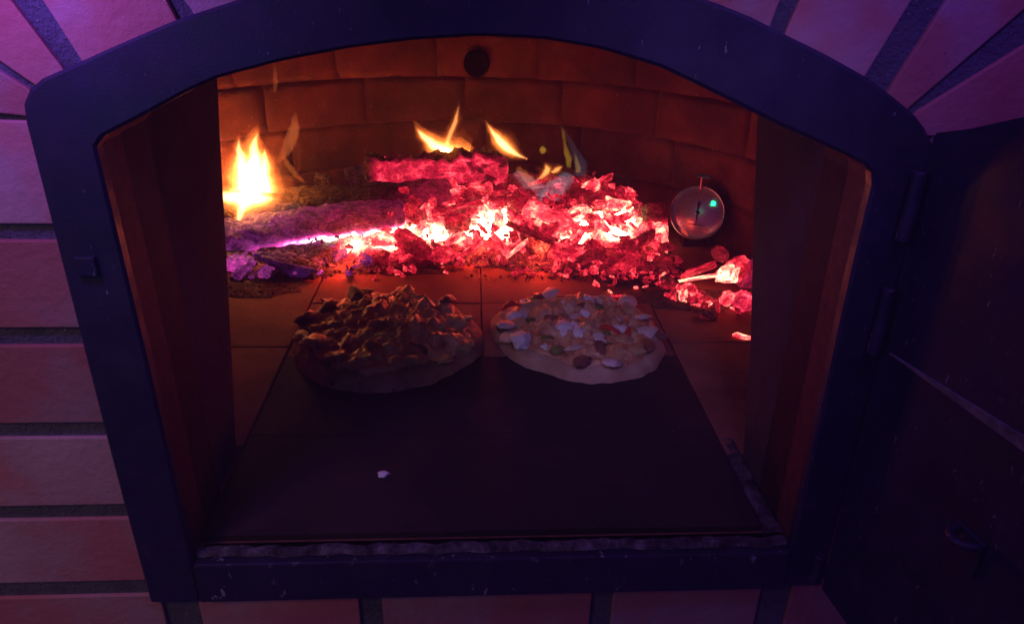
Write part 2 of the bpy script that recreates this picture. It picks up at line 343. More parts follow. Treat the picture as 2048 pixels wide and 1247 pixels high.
# the throat: sooty masonry cheeks and vault
def prism_yz(name, pts, x0, x1, mat, parent):
    bm = bmesh.new(); f = [bm.verts.new((x0, y, z)) for y, z in pts]; b = [bm.verts.new((x1, y, z)) for y, z in pts]; n = len(pts)
    bm.faces.new(f); bm.faces.new(b[::-1])
    for i in range(n): bm.faces.new((f[i], b[i], b[(i + 1) % n], f[(i + 1) % n]))
    bmesh.ops.recalc_face_normals(bm, faces=bm.faces)
    return bm_obj(name, bm, mat, parent)
prism_yz('throat_cheek', [(.097, -.06), (.165, -.06), (.179, 0), (.230, .168), (.278, .330), (.30, .402), (.33, .5), (.33, .62), (.097, .62)], -.3015, -.80, M['soot'], oven)
prism_yz('throat_cheek', [(.097, -.06), (.140, -.06), (.152, 0), (.188, .130), (.228, .233), (.277, .366), (.32, .5), (.32, .62), (.097, .62)], .3025, .80, M['soot'], oven)
bm = bmesh.new(); rows = []
for x, z in resample(ARCH_IN, 30):
    rows.append([bm.verts.new((x * 1.01, y, zz)) for y, zz in ((.097, z + .006), (.325, z + .006), (.325, .62), (.097, .62))])
for a, b in zip(rows, rows[1:]):
    for k in range(4): bm.faces.new((a[k], a[(k + 1) % 4], b[(k + 1) % 4], b[k]))
bmesh.ops.recalc_face_normals(bm, faces=bm.faces)
bm_obj('throat_vault', bm, M['soot'], oven)

# round chamber of firebrick
XC, YC, R = -.03, .55, .60
def ring(a0, a1, n): return [math.radians(a0 + (a1 - a0) * i / n) for i in range(n + 1)]
v, f = [], []
angs = ring(-40, 220, 60)
for a in angs:
    for z in (-.05, .485): v.append((XC + (R + .0025) * math.cos(a), YC + (R + .0025) * math.sin(a), z))
for i in range(60): f.append((2 * i, 2 * i + 2, 2 * i + 3, 2 * i + 1))
chamber = mesh('chamber_wall', v, f, M['firemortar'], oven, smooth=True)
v, f = [], []
for k in range(9):
    t_ = k / 8 * PI / 2; rr = (R + .0025) * math.cos(t_); z = .48 + .15 * math.sin(t_)
    for i in range(48): a = 2 * PI * i / 48; v.append((XC + rr * math.cos(a), max(YC + rr * math.sin(a), .2), z))
for k in range(8):
    for i in range(48): f.append((k * 48 + i, k * 48 + (i + 1) % 48, (k + 1) * 48 + (i + 1) % 48, (k + 1) * 48 + i))
mesh('dome', v, f, M['soot'], oven, smooth=True)
def arc_brick(da, h, seed):
    """one firebrick of the round wall, chipped and uneven"""
    n, m = 10, 6; vv = []; ff = []
    for j in range(m + 1):
        for i in range(n + 1):
            a = math.radians(da) * (i / n - .5); z = h * j / m
            e = min(i, n - i) / n * math.radians(da) * R; e = min(e, min(j, m - j) / m * h)
            r = R + .0012 * max(0, 1 - e / .005) + .0022 * nz((i * .35, j * .35, seed), 1, seed)
            if (i in (0, n) or j in (0, m)): a += .0035 * nz((i, j, seed), .9, seed + 4); z += .0018 * nz((j, i, seed), .9, seed + 9)
            vv.append((r * math.cos(a), r * math.sin(a), z))
    for j in range(m):
        for i in range(n):
            q = j * (n + 1) + i; ff.append((q, q + 1, q + n + 2, q + n + 1))
    b0 = len(vv); rim = [i for i in range(n + 1)] + [(j + 1) * (n + 1) + n for j in range(m)] + [m * (n + 1) + n - 1 - i for i in range(n)] + [(m - 1 - j) * (n + 1) for j in range(m - 1)]
    for q in rim:
        x, y, z = vv[q]; s = (R + .03) / math.hypot(x, y); vv.append((x * s, y * s, z))
    for k in range(len(rim)): ff.append((rim[k], b0 + k, b0 + (k + 1) % len(rim), rim[(k + 1) % len(rim)]))
    return vv, ff
BM = []
for k in range(6):
    vv, ff = arc_brick(20.78, .0938, k); o = mesh('brick', vv, ff, M['firebrick'], chamber, smooth=True); BM.append(o.data); bpy.data.objects.remove(o)
for c, (z0, offs) in enumerate([(.0015, 117.5), (.0985, 107.3), (.1945, 112.0), (.2885, 117.5), (.3835, 107)]):
    a = offs - 21 * 8
    while a < 215:
        if a > -35:
            o = link('brick', BM[rnd.randrange(6)], None, chamber, (XC, YC, z0)); o.rotation_euler.z = math.radians(a + 10.5 + rnd.uniform(-.25, .25))
        a += 21
# round flue stopper at the back, dark of an open hole put into its colour
bm = bmesh.new()
prof = [(.0, .004), (.018, .004), (.020, .010), (.0262, .012), (.0285, .009), (.0285, -.02)]
for k in range(28):
    a = 2 * PI * k / 28
    for r_, d_ in prof: bm.verts.new((r_ * math.cos(a), -d_, r_ * math.sin(a)))
bm.verts.ensure_lookup_table(); L = len(prof)
for k in range(28):
    for j in range(L - 1): bm.faces.new((bm.verts[k * L + j], bm.verts[k * L + j + 1], bm.verts[((k + 1) % 28) * L + j + 1], bm.verts[((k + 1) % 28) * L + j]))
bmesh.ops.remove_doubles(bm, verts=bm.verts, dist=1e-5); bmesh.ops.recalc_face_normals(bm, faces=bm.faces)
bm_obj('flue_stopper', bm, surf('hole_black', [(.3, (.004, .003, .004)), (.7, (.008, .006, .007))], 20, 1, 0, spec=0), oven, (-.014, 1.1465, .318), True)

# hearth of clay tiles
hearth = bm_obj('hearth_bed', box_bm(-.75, .75, .012, 1.25, -.06, -.008, 0), M['firemortar'], oven)
def tile(x0, x1, y0, y1):
    bm = box_bm(x0, x1, y0, y1, -.03, rnd.uniform(-.0008, .0006), .0018)
    bm_obj('hearth_tile', bm, M['tile'], hearth)
for x0, x1, ys in [(-.292, -.0092, (.40, .584, .87, 1.16)), (-.0068, .2805, (.40, .584, .87, 1.16)), (-.60, -.2955, (.182, .4305, .72, 1.0)), (.2835, .57, (.155, .44, .73, 1.0)), ]:
    for y0, y1 in zip(ys, ys[1:]): tile(x0, x1, y0 + .0012, y1 - .0012)
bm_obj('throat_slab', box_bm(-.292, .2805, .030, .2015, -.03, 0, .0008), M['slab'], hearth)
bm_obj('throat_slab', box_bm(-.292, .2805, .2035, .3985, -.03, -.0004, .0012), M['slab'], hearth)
def strip(name, x0, x1, y0, y1, z, amp, mat, seed, nx, ny):
    v, f = [], []
    for j in range(ny + 1):
        for i in range(nx + 1):
            u, w = i / nx, j / ny; ed = min(1, 4 * min(u, 1 - u, w, 1 - w) if (nx > 8 and ny > 8) else 4 * min(w, 1 - w) if nx > ny else 4 * min(u, 1 - u))
            p = (x0 + (x1 - x0) * u, y0 + (y1 - y0) * w, 0)
            v.append((p[0] + .003 * nz(p, 60, seed), p[1] + .004 * nz(p, 45, seed + 1), z + amp * ed * (.6 + fbm(p, 70, seed)) - .003 * (1 - ed)))
    for j in range(ny):
        for i in range(nx): q = j * (nx + 1) + i; f.append((q, q + 1, q + nx + 2, q + nx + 1))
    return mesh(name, v, f, mat, oven, smooth=True)
strip('mortar_edge', -.2925, .302, .006, .020, -.0035, .0022, M['paleash'], 3, 260, 8)
strip('mortar_edge', .283, .304, .02, .185, -.0015, .0022, M['paleash'], 5, 8, 110)

# the open iron door
HX, HY, DA = .345, -.004, math.radians(97)
door = empty('door', (HX, HY, 0), 0); door.parent = oven
door.rotation_euler.z = PI + DA            # local +x runs from the hinge to the free edge
ARCH_D = [(abs(x - .345), z) for x, z in ARCH_OUT][::-1]
dp = [(.004, -.052), (-.006, .4165), (.030, .4275), (.068, .4425), (.105, .456), (.15, .470), (.21, .485), (.28, .495), (.345, .498)]
dp = dp + [(.690 - x, z) for x, z in dp[-2::-1]]
bm = bmesh.new(); f = [bm.verts.new((x, .004, z)) for x, z in dp]; b = [bm.verts.new((x, -.006, z)) for x, z in dp]; n = len(dp)
bm.faces.new(f); bm.faces.new(b[::-1])
for i in range(n): bm.faces.new((f[i], b[i], b[(i + 1) % n], f[(i + 1) % n]))
bmesh.ops.recalc_face_normals(bm, faces=bm.faces)
bmesh.ops.bevel(bm, geom=[e for e in bm.edges if len(e.link_faces) == 2 and e.calc_face_angle(0) > 1.2], offset=.0015, segments=2, affect='EDGES')
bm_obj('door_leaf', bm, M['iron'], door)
# a tapered stiffening bar and a latch on the inner side of the door
dl = [o for o in door.children][0]
bm = bmesh.new(); pts = [(.012, .2312), (.30, .239), (.30, .258)]; f = [bm.verts.new((x, -.0085, z)) for x, z in pts]; b = [bm.verts.new((x, -.0058, z)) for x, z in pts]
bm.faces.new(f); bm.faces.new(b[::-1])
for i in range(3): bm.faces.new((f[i], b[i], b[(i + 1) % 3], f[(i + 1) % 3]))
bmesh.ops.recalc_face_normals(bm, faces=bm.faces)
bm_obj('stiffening_bar', bm, M['ledge'], door)
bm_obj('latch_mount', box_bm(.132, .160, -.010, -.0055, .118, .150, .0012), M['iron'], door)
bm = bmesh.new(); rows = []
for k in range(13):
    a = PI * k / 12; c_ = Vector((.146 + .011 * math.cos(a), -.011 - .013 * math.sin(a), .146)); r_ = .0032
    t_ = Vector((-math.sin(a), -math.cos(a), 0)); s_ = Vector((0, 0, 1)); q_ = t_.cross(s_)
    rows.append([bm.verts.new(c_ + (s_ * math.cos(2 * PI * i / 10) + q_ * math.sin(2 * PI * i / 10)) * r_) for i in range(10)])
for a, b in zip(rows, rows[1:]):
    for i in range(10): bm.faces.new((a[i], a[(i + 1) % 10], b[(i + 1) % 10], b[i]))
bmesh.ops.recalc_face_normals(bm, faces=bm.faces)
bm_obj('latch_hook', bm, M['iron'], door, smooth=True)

# ================================================================= the fire
def set_heat(me, fn):
    a = me.attributes.new('ember_heat', 'FLOAT', 'POINT')
    a.data.foreach_set('value', [fn(v.co) for v in me.vertices])

def log_obj(name, p0, p1, r0, r1, label, seed, heat, color, n=70, m=36, lump=.16, group=None, cat='log', flat=1.0, tint=None):
    """a burning log between two points: bent, knotty, tapered, broken ends; heat(u, ang, p) per vertex with ang 0 = up, PI/2 = towards the viewer"""
    p0, p1 = Vector(p0), Vector(p1); ax = (p1 - p0); L = ax.length; ax.normalize()
    fr = Vector((0, -1, 0)); fr = (fr - ax * fr.dot(ax)).normalized(); up = ax.cross(fr)
    if up.z < 0: up = -up
    v, f, hh, tt = [], [], [], []
    mid = (p0 + p1) / 2
    for i in range(n + 1):
        u = i / n; r = r0 + (r1 - r0) * u
        endk = min(u, 1 - u) * L / (.55 * r); cap = math.sqrt(max(0, 1 - (1 - min(endk, 1)) ** 2)) if endk < 1 else 1
        cap = .55 + .45 * cap if 0 < i < n else .50
        c0 = p0 + ax * (L * u) + up * (.25 * r0 * nz((u * 2.2, seed, 0), 1, seed)) + fr * (.25 * r0 * nz((u * 2.0, 5, seed), 1, seed))
        for j in range(m):
            a = 2 * PI * j / m; d = up * math.cos(a) + fr * math.sin(a) * flat
            q = c0 + d * r
            k = 1 + lump * fbm(q, 22, seed) + lump * .8 * fbm(Vector((u * L * 20, math.cos(a) * 1.6, math.sin(a) * 1.6)), 2.2, seed + 3) + .05 * nz(q, 160, seed)
            p = c0 + d * (r * cap * k)
            v.append(p - mid); hh.append(heat(u, a, p)); tt.append(tint(u) if tint else 0)
    for i in range(n):
        for j in range(m): q = i * m + j; f.append((q, i * m + (j + 1) % m, (i + 1) * m + (j + 1) % m, (i + 1) * m + j))
    for i, s in ((0, -1), (n, 1)):
        v.append((p0 if i == 0 else p1) - mid - ax * s * .004); hh.append(hh[i * m]); tt.append(tt[i * m]); k = len(v) - 1
        for j in range(m): f.append((k, i * m + j, i * m + (j + 1) % m))
    o = mesh(name, v, f, M['log'], None, mid, True)
    a = o.data.attributes.new('ember_heat', 'FLOAT', 'POINT'); a.data.foreach_set('value', hh)
    if tint: o.data.attributes.new('ember_tint', 'FLOAT', 'POINT').data.foreach_set('value', tt)
    o.color = (*color, 0, 1) if len(color) == 2 else color
    return tag(o, label, cat, group)
def sstep(a, b, x):
    t = max(0, min(1, (x - a) / (b - a))); return t * t * (3 - 2 * t)
# ang: 0 up, +PI/2 to the viewer, PI down
def under(a): return .5 - .5 * math.cos(a)          # 0 on top, 1 underneath
log_obj('log', (-0.567, 0.9, 0.059), (-0.064, 0.93, 0.09), .036, .026, 'long bark-covered log with white flame on its end, above the violet log', 1,
        lambda u, a, p: -.08 + .42 * sstep(.6, 1, u) + .16 * under(a) * sstep(.3, .7, u), (.0, .08))
log_obj('log', (-0.564, 0.85, 0.003), (-0.152, 0.86, 0.066), .040, .034, 'violet-tinted glowing smooth log with a white-hot underside, lowest of the stack', 2,
        lambda u, a, p: .22 + .06 * u + .72 * sstep(.50, .80, under(a)) * (.35 + .65 * sstep(.15, .65, u)), (.0, .22), lump=.18, tint=lambda u: .62 * (1 - sstep(.25, .85, u)))
log_obj('log', (-0.248, 0.97, 0.125), (0.051, 0.98, 0.13), .030, .026, 'short pink-glowing log lying across the top of the heap', 3,
        lambda u, a, p: .56 - .5 * sstep(.84, 1, 1 - under(a)) - .55 * sstep(.12, 0, u) - .3 * sstep(.1, .5, fbm(p, 30, 4)) * sstep(.5, .8, u), (.0, .04), lump=.6)
log_obj('log', (0.164, 0.93, 0.078), (0.306, 0.91, 0.058), .040, .036, 'thick charred log end with dull red face beside the pale smoke', 4,
        lambda u, a, p: .44 + .22 * u - .16 * (1 - under(a)), (.0, 0), lump=.16)
log_obj('log', (0.084, 0.87, 0.086), (0.196, 0.83, 0.027), .024, .021, 'split red ember log slanting down the middle of the heap', 5,
        lambda u, a, p: .60 + .16 * under(a), (.0, 0), n=40, m=26, lump=.14)
log_obj('log', (0.055, 0.9, 0.09), (0.099, 0.86, 0.043), .012, .010, 'thin dark red stick slanting into the heap', 6,
        lambda u, a, p: .40 + .1 * under(a), (.0, 0), n=30, m=18, lump=.16)
log_obj('log', (0.339, 0.865, 0.093), (0.352, 0.835, -0.011), .024, .026, 'upright ember stump with blackened top beside the dial thermometer', 7,
        lambda u, a, p: .20 + .54 * sstep(.2, .5, u), (.0, 0), n=46, m=30, lump=.22)
log_obj('log', (-0.293, 1, 0.103), (-0.211, 1.02, 0.106), .022, .02, 'knobbly grey log stub behind the stacked logs', 8, lambda u, a, p: .05, (.0, .4), n=30, m=24, lump=.3)
log_obj('log', (-0.35, 0.97, 0.1), (-0.314, 0.97, 0.105), .016, .016, 'pale knobbly wood chunk on top of the long bark-covered log', 9, lambda u, a, p: 0, (.0, 0), n=24, m=20, lump=.4)

# the heap itself
PROF = [(.66, -.004), (.70, .004), (.755, .024), (.82, .052), (.88, .078), (.94, .102), (.99, .112), (1.05, .09), (1.12, .05)]
def lerp_tab(t, x):
    if x <= t[0][0]: return t[0][1]
    for (a, b), (c_, d) in zip(t, t[1:]):
        if x <= c_: return b + (d - b) * (x - a) / (c_ - a)
    return t[-1][1]
SIDE = [(-.56, .12), (-.42, .2), (-.30, .38), (-.20, .8), (-.10, 1), (.24, 1), (.31, .75), (.365, .1), (.40, 0)]
def heap(x, y):
    sh = lerp_tab([(-.5, -.05), (-.36, -.03), (-.2, .01), (-.05, .05), (.06, .03), (.15, .02), (.25, -.01), (.36, -.06)], x)
    return lerp_tab(PROF, y - sh) * lerp_tab(SIDE, x)
HOT = [(-0.136, 0.84, 0.061), (-0.192, 0.81, 0.04), (-0.258, 0.8, 0.028), (0.017, 0.87, 0.081), (0.031, 0.84, 0.057), (0.203, 0.85, 0.044), (0.243, 0.85, 0.049), (0.284, 0.86, 0.062), (0.179, 0.82, 0.038), (-0.096, 0.83, 0.054), (0.26, 0.82, 0.028), (-0.018, 0.84, 0.061)]
v, f, hh = [], [], []
NX, NY = 150, 80
for j in range(NY + 1):
    for i in range(NX + 1):
        x, y = -.56 + .96 * i / NX, .64 + .46 * j / NY
        z = heap(x, y) + .010 * fbm((x, y, 0), 34, 2) - .006 - (.02 if heap(x, y) < .002 else 0)
        v.append((x, y, z))
        h = max(math.exp(-((x - p[0]) ** 2 + 1.2 * (y - p[1]) ** 2) / .0020) for p in HOT)
        hh.append((.30 + .88 * h) * sstep(.0, .02, heap(x, y)) * sstep(-.40, -.2, x) + .0)
for j in range(NY):
    for i in range(NX): q = j * (NX + 1) + i; f.append((q, q + 1, q + NX + 2, q + NX + 1))
bed = mesh('ember_bed', v, f, M['bed'], None, None, True)
bed.data.attributes.new('ember_heat', 'FLOAT', 'POINT').data.foreach_set('value', hh); bed.color = (0, 0, 0, 1)
tag(bed, 'fine glowing embers and ash packed under the coals and logs', 'embers', kind='stuff')

def chunk_mesh(seed, kind, sub=2, rough=.10):
    """a broken piece of charcoal about 2 units across: faceted, split along the grain, pitted"""
    r = random.Random(seed); bm = bmesh.new()
    sx, sy, sz = {'chip': (1, .55, .35), 'block': (1, .75, .7), 'round': (1, .9, .8), 'stick': (1, .38, .33)}[kind]
    for _ in range(26 if kind != 'round' else 60):
        p = Vector((r.uniform(-1, 1), r.uniform(-1, 1), r.uniform(-1, 1)))
        if kind == 'round': p.normalize()
        elif kind == 'block': p = Vector([math.copysign(abs(c) ** .35, c) for c in p])
        else: p = Vector([math.copysign(abs(c) ** .6, c) for c in p])
        bm.verts.new((p.x * sx, p.y * sy, p.z * sz))
    res = bmesh.ops.convex_hull(bm, input=bm.verts)
    bmesh.ops.delete(bm, geom=[v for v in bm.verts if not v.link_faces], context='VERTS')
    bmesh.ops.bevel(bm, geom=bm.edges[:], offset=.10, segments=1, affect='EDGES', clamp_overlap=True)
    bmesh.ops.triangulate(bm, faces=bm.faces)
    if sub: bmesh.ops.subdivide_edges(bm, edges=bm.edges[:], cuts=sub, use_grid_fill=True)
    for _ in range(2): bmesh.ops.smooth_vert(bm, verts=bm.verts, factor=.5, use_axis_x=True, use_axis_y=True, use_axis_z=True)
    for q in bm.verts:
        n_ = q.co.normalized() if q.co.length > 0 else Vector((0, 0, 1))
        q.co += n_ * (rough * fbm(q.co, 1.6, seed) + rough * .5 * fbm(q.co, 5, seed + 1))
    me = bpy.data.meshes.new('coal'); bm.to_mesh(me); bm.free(); me.materials.append(M['ember'])
    me.shade_smooth()
    if sub == 3: me.set_sharp_from_angle(angle=math.radians(50))
    return me
def coal(me, loc, size, rot, color, label, group=None, name='coal'):
    o = link(name, me, None, None, loc); o.scale = (size,) * 3 if not isinstance(size, tuple) else size
    o.rotation_euler = rot; o.color = color
    if not group: placed.append((loc[0], loc[1], max(o.scale) * .8))
    return tag(o, label, 'coal', group)
placed = []
HERO = [chunk_mesh(100 + k, kd, 3, .12) for k, kd in enumerate(['block', 'block', 'chip', 'round', 'chip', 'stick', 'block', 'round'])]
# the pieces one can pick out
coal(HERO[0], (0.097, 0.775, 0.036), (.034, .026, .034), (.1, .25, -.45), (.36, 0, 0, 1), 'dark red square coal standing at the front of the heap')
coal(HERO[1], (0.223, 0.785, 0.013), (.045, .022, .027), (.05, .08, .06), (.38, 0, 0, 1), 'wide dull red block coal in front of the white-hot gap')
coal(HERO[2], (0.13, 0.85, 0.054), (.022, .012, .03), (.2, .6, .2), (.56, 0, 0, 1), 'slanting red splinter coal against the split ember log')
coal(HERO[3], (-0.079, 0.755, 0.022), (.028, .018, .020), (.4, .2, .9), (.53, 0, 0, 1), 'curled mushroom-shaped red coal at the front of the heap')
coal(HERO[4], (-0.026, 0.76, 0.032), (.026, .014, .010), (.1, -.6, .1), (.62, 0, 0, 1), 'pitted orange-edged chip coal leaning beside the curled coal')
coal(HERO[0], (-0.064, 0.93, 0.09), (.030, .022, .017), (.1, .1, .25), (.60, .0, 0, 1), 'pale pink cracked coal just under the top log')
coal(HERO[6], (-0.008, 0.93, 0.101), (.025, .020, .018), (.3, .2, -.3), (.55, 0, 0, 1), 'rounded pink coal under the end of the top log')
coal(HERO[2], (-0.038, 0.88, 0.077), (.040, .018, .014), (.1, -.25, .05), (.50, 0, 0, 1), 'long flat red coal lying across the heap centre')
coal(HERO[7], (-0.053, 0.84, 0.056), (.032, .024, .022), (.6, .2, .4), (.50, 0, 0, 1), 'large round red coal below the flat coal')
coal(HERO[4], (0.057, 0.75, 0.033), (.036, .013, .011), (.2, -.75, -.5), (.70, 0, 0, 1), 'bright orange splinter coal leaning on the square coal')
coal(HERO[5], (0.029, 0.77, 0.04), (.032, .02, .02), (.2, 1.0, -.2), (.66, 0, 0, 1), 'thin upright bright ember splinter')
coal(HERO[3], (0.139, 0.765, 0.023), (.030, .022, .020), (.9, .4, .5), (.54, 0, 0, 1), 'rough red coal beside the square coal')
coal(HERO[6], (0.297, 0.8, 0.015), (.034, .018, .022), (.2, -.5, .3), (.63, 0, 0, 1), 'bright cracked coal at the foot of the ember stump')
coal(HERO[7], (0.246, 0.76, 0.009), (.024, .016, .014), (.3, .2, .2), (.50, 0, 0, 1), 'small round coal under the wide block coal')
coal(HERO[1], (0.29, 0.73, -0.004), (.022, .013, .013), (.2, -.3, .4), (.54, 0, 0, 1), 'angular red coal at the heap foot near the stump')
coal(HERO[7], (0.374, 0.78, -0.003), (.026, .02, .016), (.1, .2, .7), (.42, 0, 0, 1), 'dull red lump below the dial thermometer')
coal(HERO[3], (0.338, 0.76, -0.003), (.022, .018, .016), (.5, .1, .2), (.50, 0, 0, 1), 'round red coal at the base of the upright stump')
coal(HERO[0], (-0.36, 0.72, 0.015), (.060, .034, .026), (.15, .22, -.12), (.10, 1, 0, 1), 'large blackened coal with magenta edges in front of the violet log')
coal(HERO[7], (-0.453, 0.74, 0.007), (.030, .024, .020), (.2, .1, .3), (.40, .8, 0, 1), 'violet-tinted glowing coal beside the oven throat edge')
coal(HERO[4], (-0.317, 0.71, 0.003), (.022, .014, .010), (.1, .1, .2), (.58, .8, 0, 1), 'small magenta coal at the tip of the blackened coal')
coal(HERO[3], (-0.346, 0.675, -0.007), (.014, .010, .009), (.3, .1, .5), (.54, .7, 0, 1), 'pink ember lying on the hearth below the blackened coal')
coal(HERO[4], (0.384, 0.665, 0.028), (.038, .016, .012), (.1, -.32, .12), (.50, 0, 0, 1), 'wedge-shaped red coal of the small outlying heap')
coal(HERO[2], (0.384, 0.645, 0.021), (.044, .010, .008), (.0, -.16, .1), (.74, 0, 0, 1), 'white-hot strip ember under the wedge-shaped coal')
coal(HERO[6], (0.437, 0.62, 0.049), (.030, .026, .036), (.3, .3, .5), (.60, 0, 0, 1), 'tall pink coal with black top beside the throat')
coal(HERO[0], (0.414, 0.6, 0.046), (.020, .014, .024), (.2, -.2, .2), (.76, 0, 0, 1), 'white-hot coal in the middle of the outlying heap')
coal(HERO[3], (0.433, 0.555, 0.017), (.021, .019, .021), (.2, .5, .2), (.56, .05, 0, 1), 'round speckled coal low beside the throat edge')
coal(HERO[7], (0.407, 0.56, 0.02), (.016, .014, .017), (.5, .2, .9), (.62, 0, 0, 1), 'bright egg-shaped coal beside the speckled coal')
coal(HERO[7], (0.367, 0.53, 0.005), (.020, .014, .010), (.1, .1, .1), (.14, 0, 0, 1), 'nearly dead dark pebble of charcoal alone on the hearth')
coal(HERO[4], (0.403, 0.455, 0.002), (.020, .011, .008), (.1, .28, -.1), (.72, 0, 0, 1), 'lone orange ember lying on tiles by the throat edge')
coal(HERO[1], (0.467, 0.64, 0.034), (.024, .02, .036), (.1, .2, .5), (.40, .1, 0, 1), 'dim red coal half hidden behind the throat edge')
coal(HERO[3], (0.419, 0.66, 0.061), (.020, .016, .017), (.1, .5, .5), (.34, 0, 0, 1), 'charred coal crowning the small outlying heap')

SM = [chunk_mesh(300 + k, kd, 2, .26) for k, kd in enumerate(['chip', 'chip', 'block', 'block', 'stick', 'chip', 'block', 'round', 'stick', 'block'])]
def place_small(n, xr, yr, szr, hr, label, group, test=None, vio=None, lift=.25):
    k = 0; tries = 0
    while k < n and tries < n * 60:
        tries += 1
        x, y = rnd.uniform(*xr), rnd.uniform(*yr)
        if test and not test(x, y): continue
        s = rnd.uniform(*szr) if rnd.random() < .75 else szr[0]
        if any((x - a) ** 2 + (y - b) ** 2 < (.44 * (s + c_)) ** 2 for a, b, c_ in placed): continue
        placed.append((x, y, s)); k += 1
        z = max(0, heap(x, y)) + s * lift + .0015
        hot = max(math.exp(-((x - p[0]) ** 2 + (y - p[1]) ** 2) / .0022) for p in HOT)
        if hot > .5 and rnd.random() < .45: placed.pop(); k -= 1; continue
        h = rnd.uniform(*hr) + .28 * hot
        vv = vio(x) if vio else 0
        coal(SM[rnd.randrange(10)], (x, y, z), (s * rnd.uniform(.9, 1.5), s * rnd.uniform(.65, 1.05), s * rnd.uniform(.55, .95)), (rnd.uniform(-.7, .7), rnd.uniform(-.7, .7), rnd.uniform(0, 6.28)), (h, vv, 0, 1), label, group)
place_small(165, (-.20, .35), (.69, .96), (.012, .027), (.28, .62), 'small glowing red coal heaped between the logs', 'small coals of the heap', lambda x, y: heap(x, y) > .012)
place_small(44, (-.20, .36), (.66, .80), (.005, .011), (.38, .66), 'ember pebble along the front foot of the heap', 'ember pebbles along the heap foot', lambda x, y: -.002 < heap(x, y) < .02)
place_small(20, (-.50, -.22), (.68, .78), (.007, .014), (.2, .42), 'small violet-tinted ember near the throat edge in front of the violet log', 'violet embers by the throat', lambda x, y: True, lambda x: .75)
place_small(34, (.31, .46), (.52, .66), (.007, .014), (.36, .70), 'small ember of the outlying heap beside the throat', 'embers of the outlying heap', lambda x, y: abs((y - .60) + (x - .38) * .75) < .05, None, .4)
place_small(14, (.20, .37), (.60, .70), (.004, .008), (.4, .75), 'stray spark-sized ember between the heap and the outlying heap', 'stray embers', None)

# finer glowing grit between the coals, past counting
gv, gf, gh, gt_ = [], [], [], []
src = [( [tuple(q.co) for q in me.vertices], [tuple(p_.vertices) for p_ in me.polygons]) for me in [chunk_mesh(500 + k, kd, 0, .2) for k, kd in enumerate(['block', 'chip', 'block', 'round', 'chip'])]]
rg = random.Random(21); made = 0
while made < 620:
    x, y = rg.uniform(-.42, .37), rg.uniform(.67, .98); hz = heap(x, y)
    if hz < .001 or (x < -.2 and rg.random() < .7): continue
    if any((x - a) ** 2 + (y - b) ** 2 < (.8 * c_) ** 2 for a, b, c_ in placed if c_ > .0165): continue
    s_ = rg.uniform(.0024, .0062); vs_, fs_ = src[rg.randrange(5)]
    m3 = Matrix.Rotation(rg.uniform(0, 6.28), 3, Vector((rg.random() - .5, rg.random() - .5, rg.random() - .5)).normalized()) @ Matrix.Diagonal((s_ * rg.uniform(.8, 1.6), s_, s_ * rg.uniform(.6, 1)))
    c0 = Vector((x, y, hz + .006 + .010 * fbm((x, y, 0), 34, 2) - .004 + rg.uniform(0, .006))); b0 = len(gv)
    hot = max(math.exp(-((x - p[0]) ** 2 + (y - p[1]) ** 2) / .0022) for p in HOT); hh_ = rg.uniform(.15, .60) + .33 * hot; tn = .8 * sstep(-.18, -.32, x)
    for q in vs_: gv.append(c0 + m3 @ Vector(q)); gh.append(hh_ - (.25 if tn > .3 else 0)); gt_.append(tn)
    gf += [tuple(i + b0 for i in p_) for p_ in fs_]; made += 1
grit = mesh('ember_grit', gv, gf, M['bed'], None, None, True); grit.color = (0, 0, 0, 1)
grit.data.attributes.new('ember_heat', 'FLOAT', 'POINT').data.foreach_set('value', gh); grit.data.attributes.new('ember_tint', 'FLOAT', 'POINT').data.foreach_set('value', gt_)
tag(grit, 'fine glowing grit of broken embers filling the heap between coals', 'embers', kind='stuff')

# ash lying in front of the fire
def ash_patch(name, cx, cy, rx, ry, seed, label, h=.0028, mat='ash'):
    v, f = [(0, 0, h * .7)], []; nr, nt = 12, 56
    for k in range(1, nr + 1):
        for i in range(nt):
            a = 2 * PI * i / nt; rr = k / nr * (1 + .35 * fbm((math.cos(a), math.sin(a), 0), 1.5, seed))
            x, y = rx * rr * math.cos(a), ry * rr * math.sin(a)
            v.append((x, y, h * (1 - (k / nr) ** 2) * (.55 + .9 * max(-.4, fbm((x, y, 0), 75, seed))) - (.004 if k == nr else 0)))
    for i in range(nt): f.append((0, 1 + i, 1 + (i + 1) % nt))
    for k in range(nr - 1):
        for i in range(nt): q = 1 + k * nt; f.append((q + i, q + nt + i, q + nt + (i + 1) % nt, q + (i + 1) % nt))
    o = mesh(name, v, f, M[mat], None, (cx, cy, .0008), True); return tag(o, label, 'ash', kind='stuff')
for k, (px, py, rx, ry, lb) in enumerate([(*(-0.148, 0.73), .085, .028, 'dark ash spilled in front of the heap above the dark pizza'), (*(-0.251, 0.742), .10, .035, 'ash under the tip of the violet log'),
        (*(-0.418, 0.648), .10, .05, 'crumbly grey ash by the throat edge'), (*(0.355, 0.596), .10, .05, 'ash and embers dust round the outlying heap'), (*(0.285, 0.684), .08, .03, 'ash below the ember stump')]):
    ash_patch('ash', px, py, rx, ry, k + 1, lb)

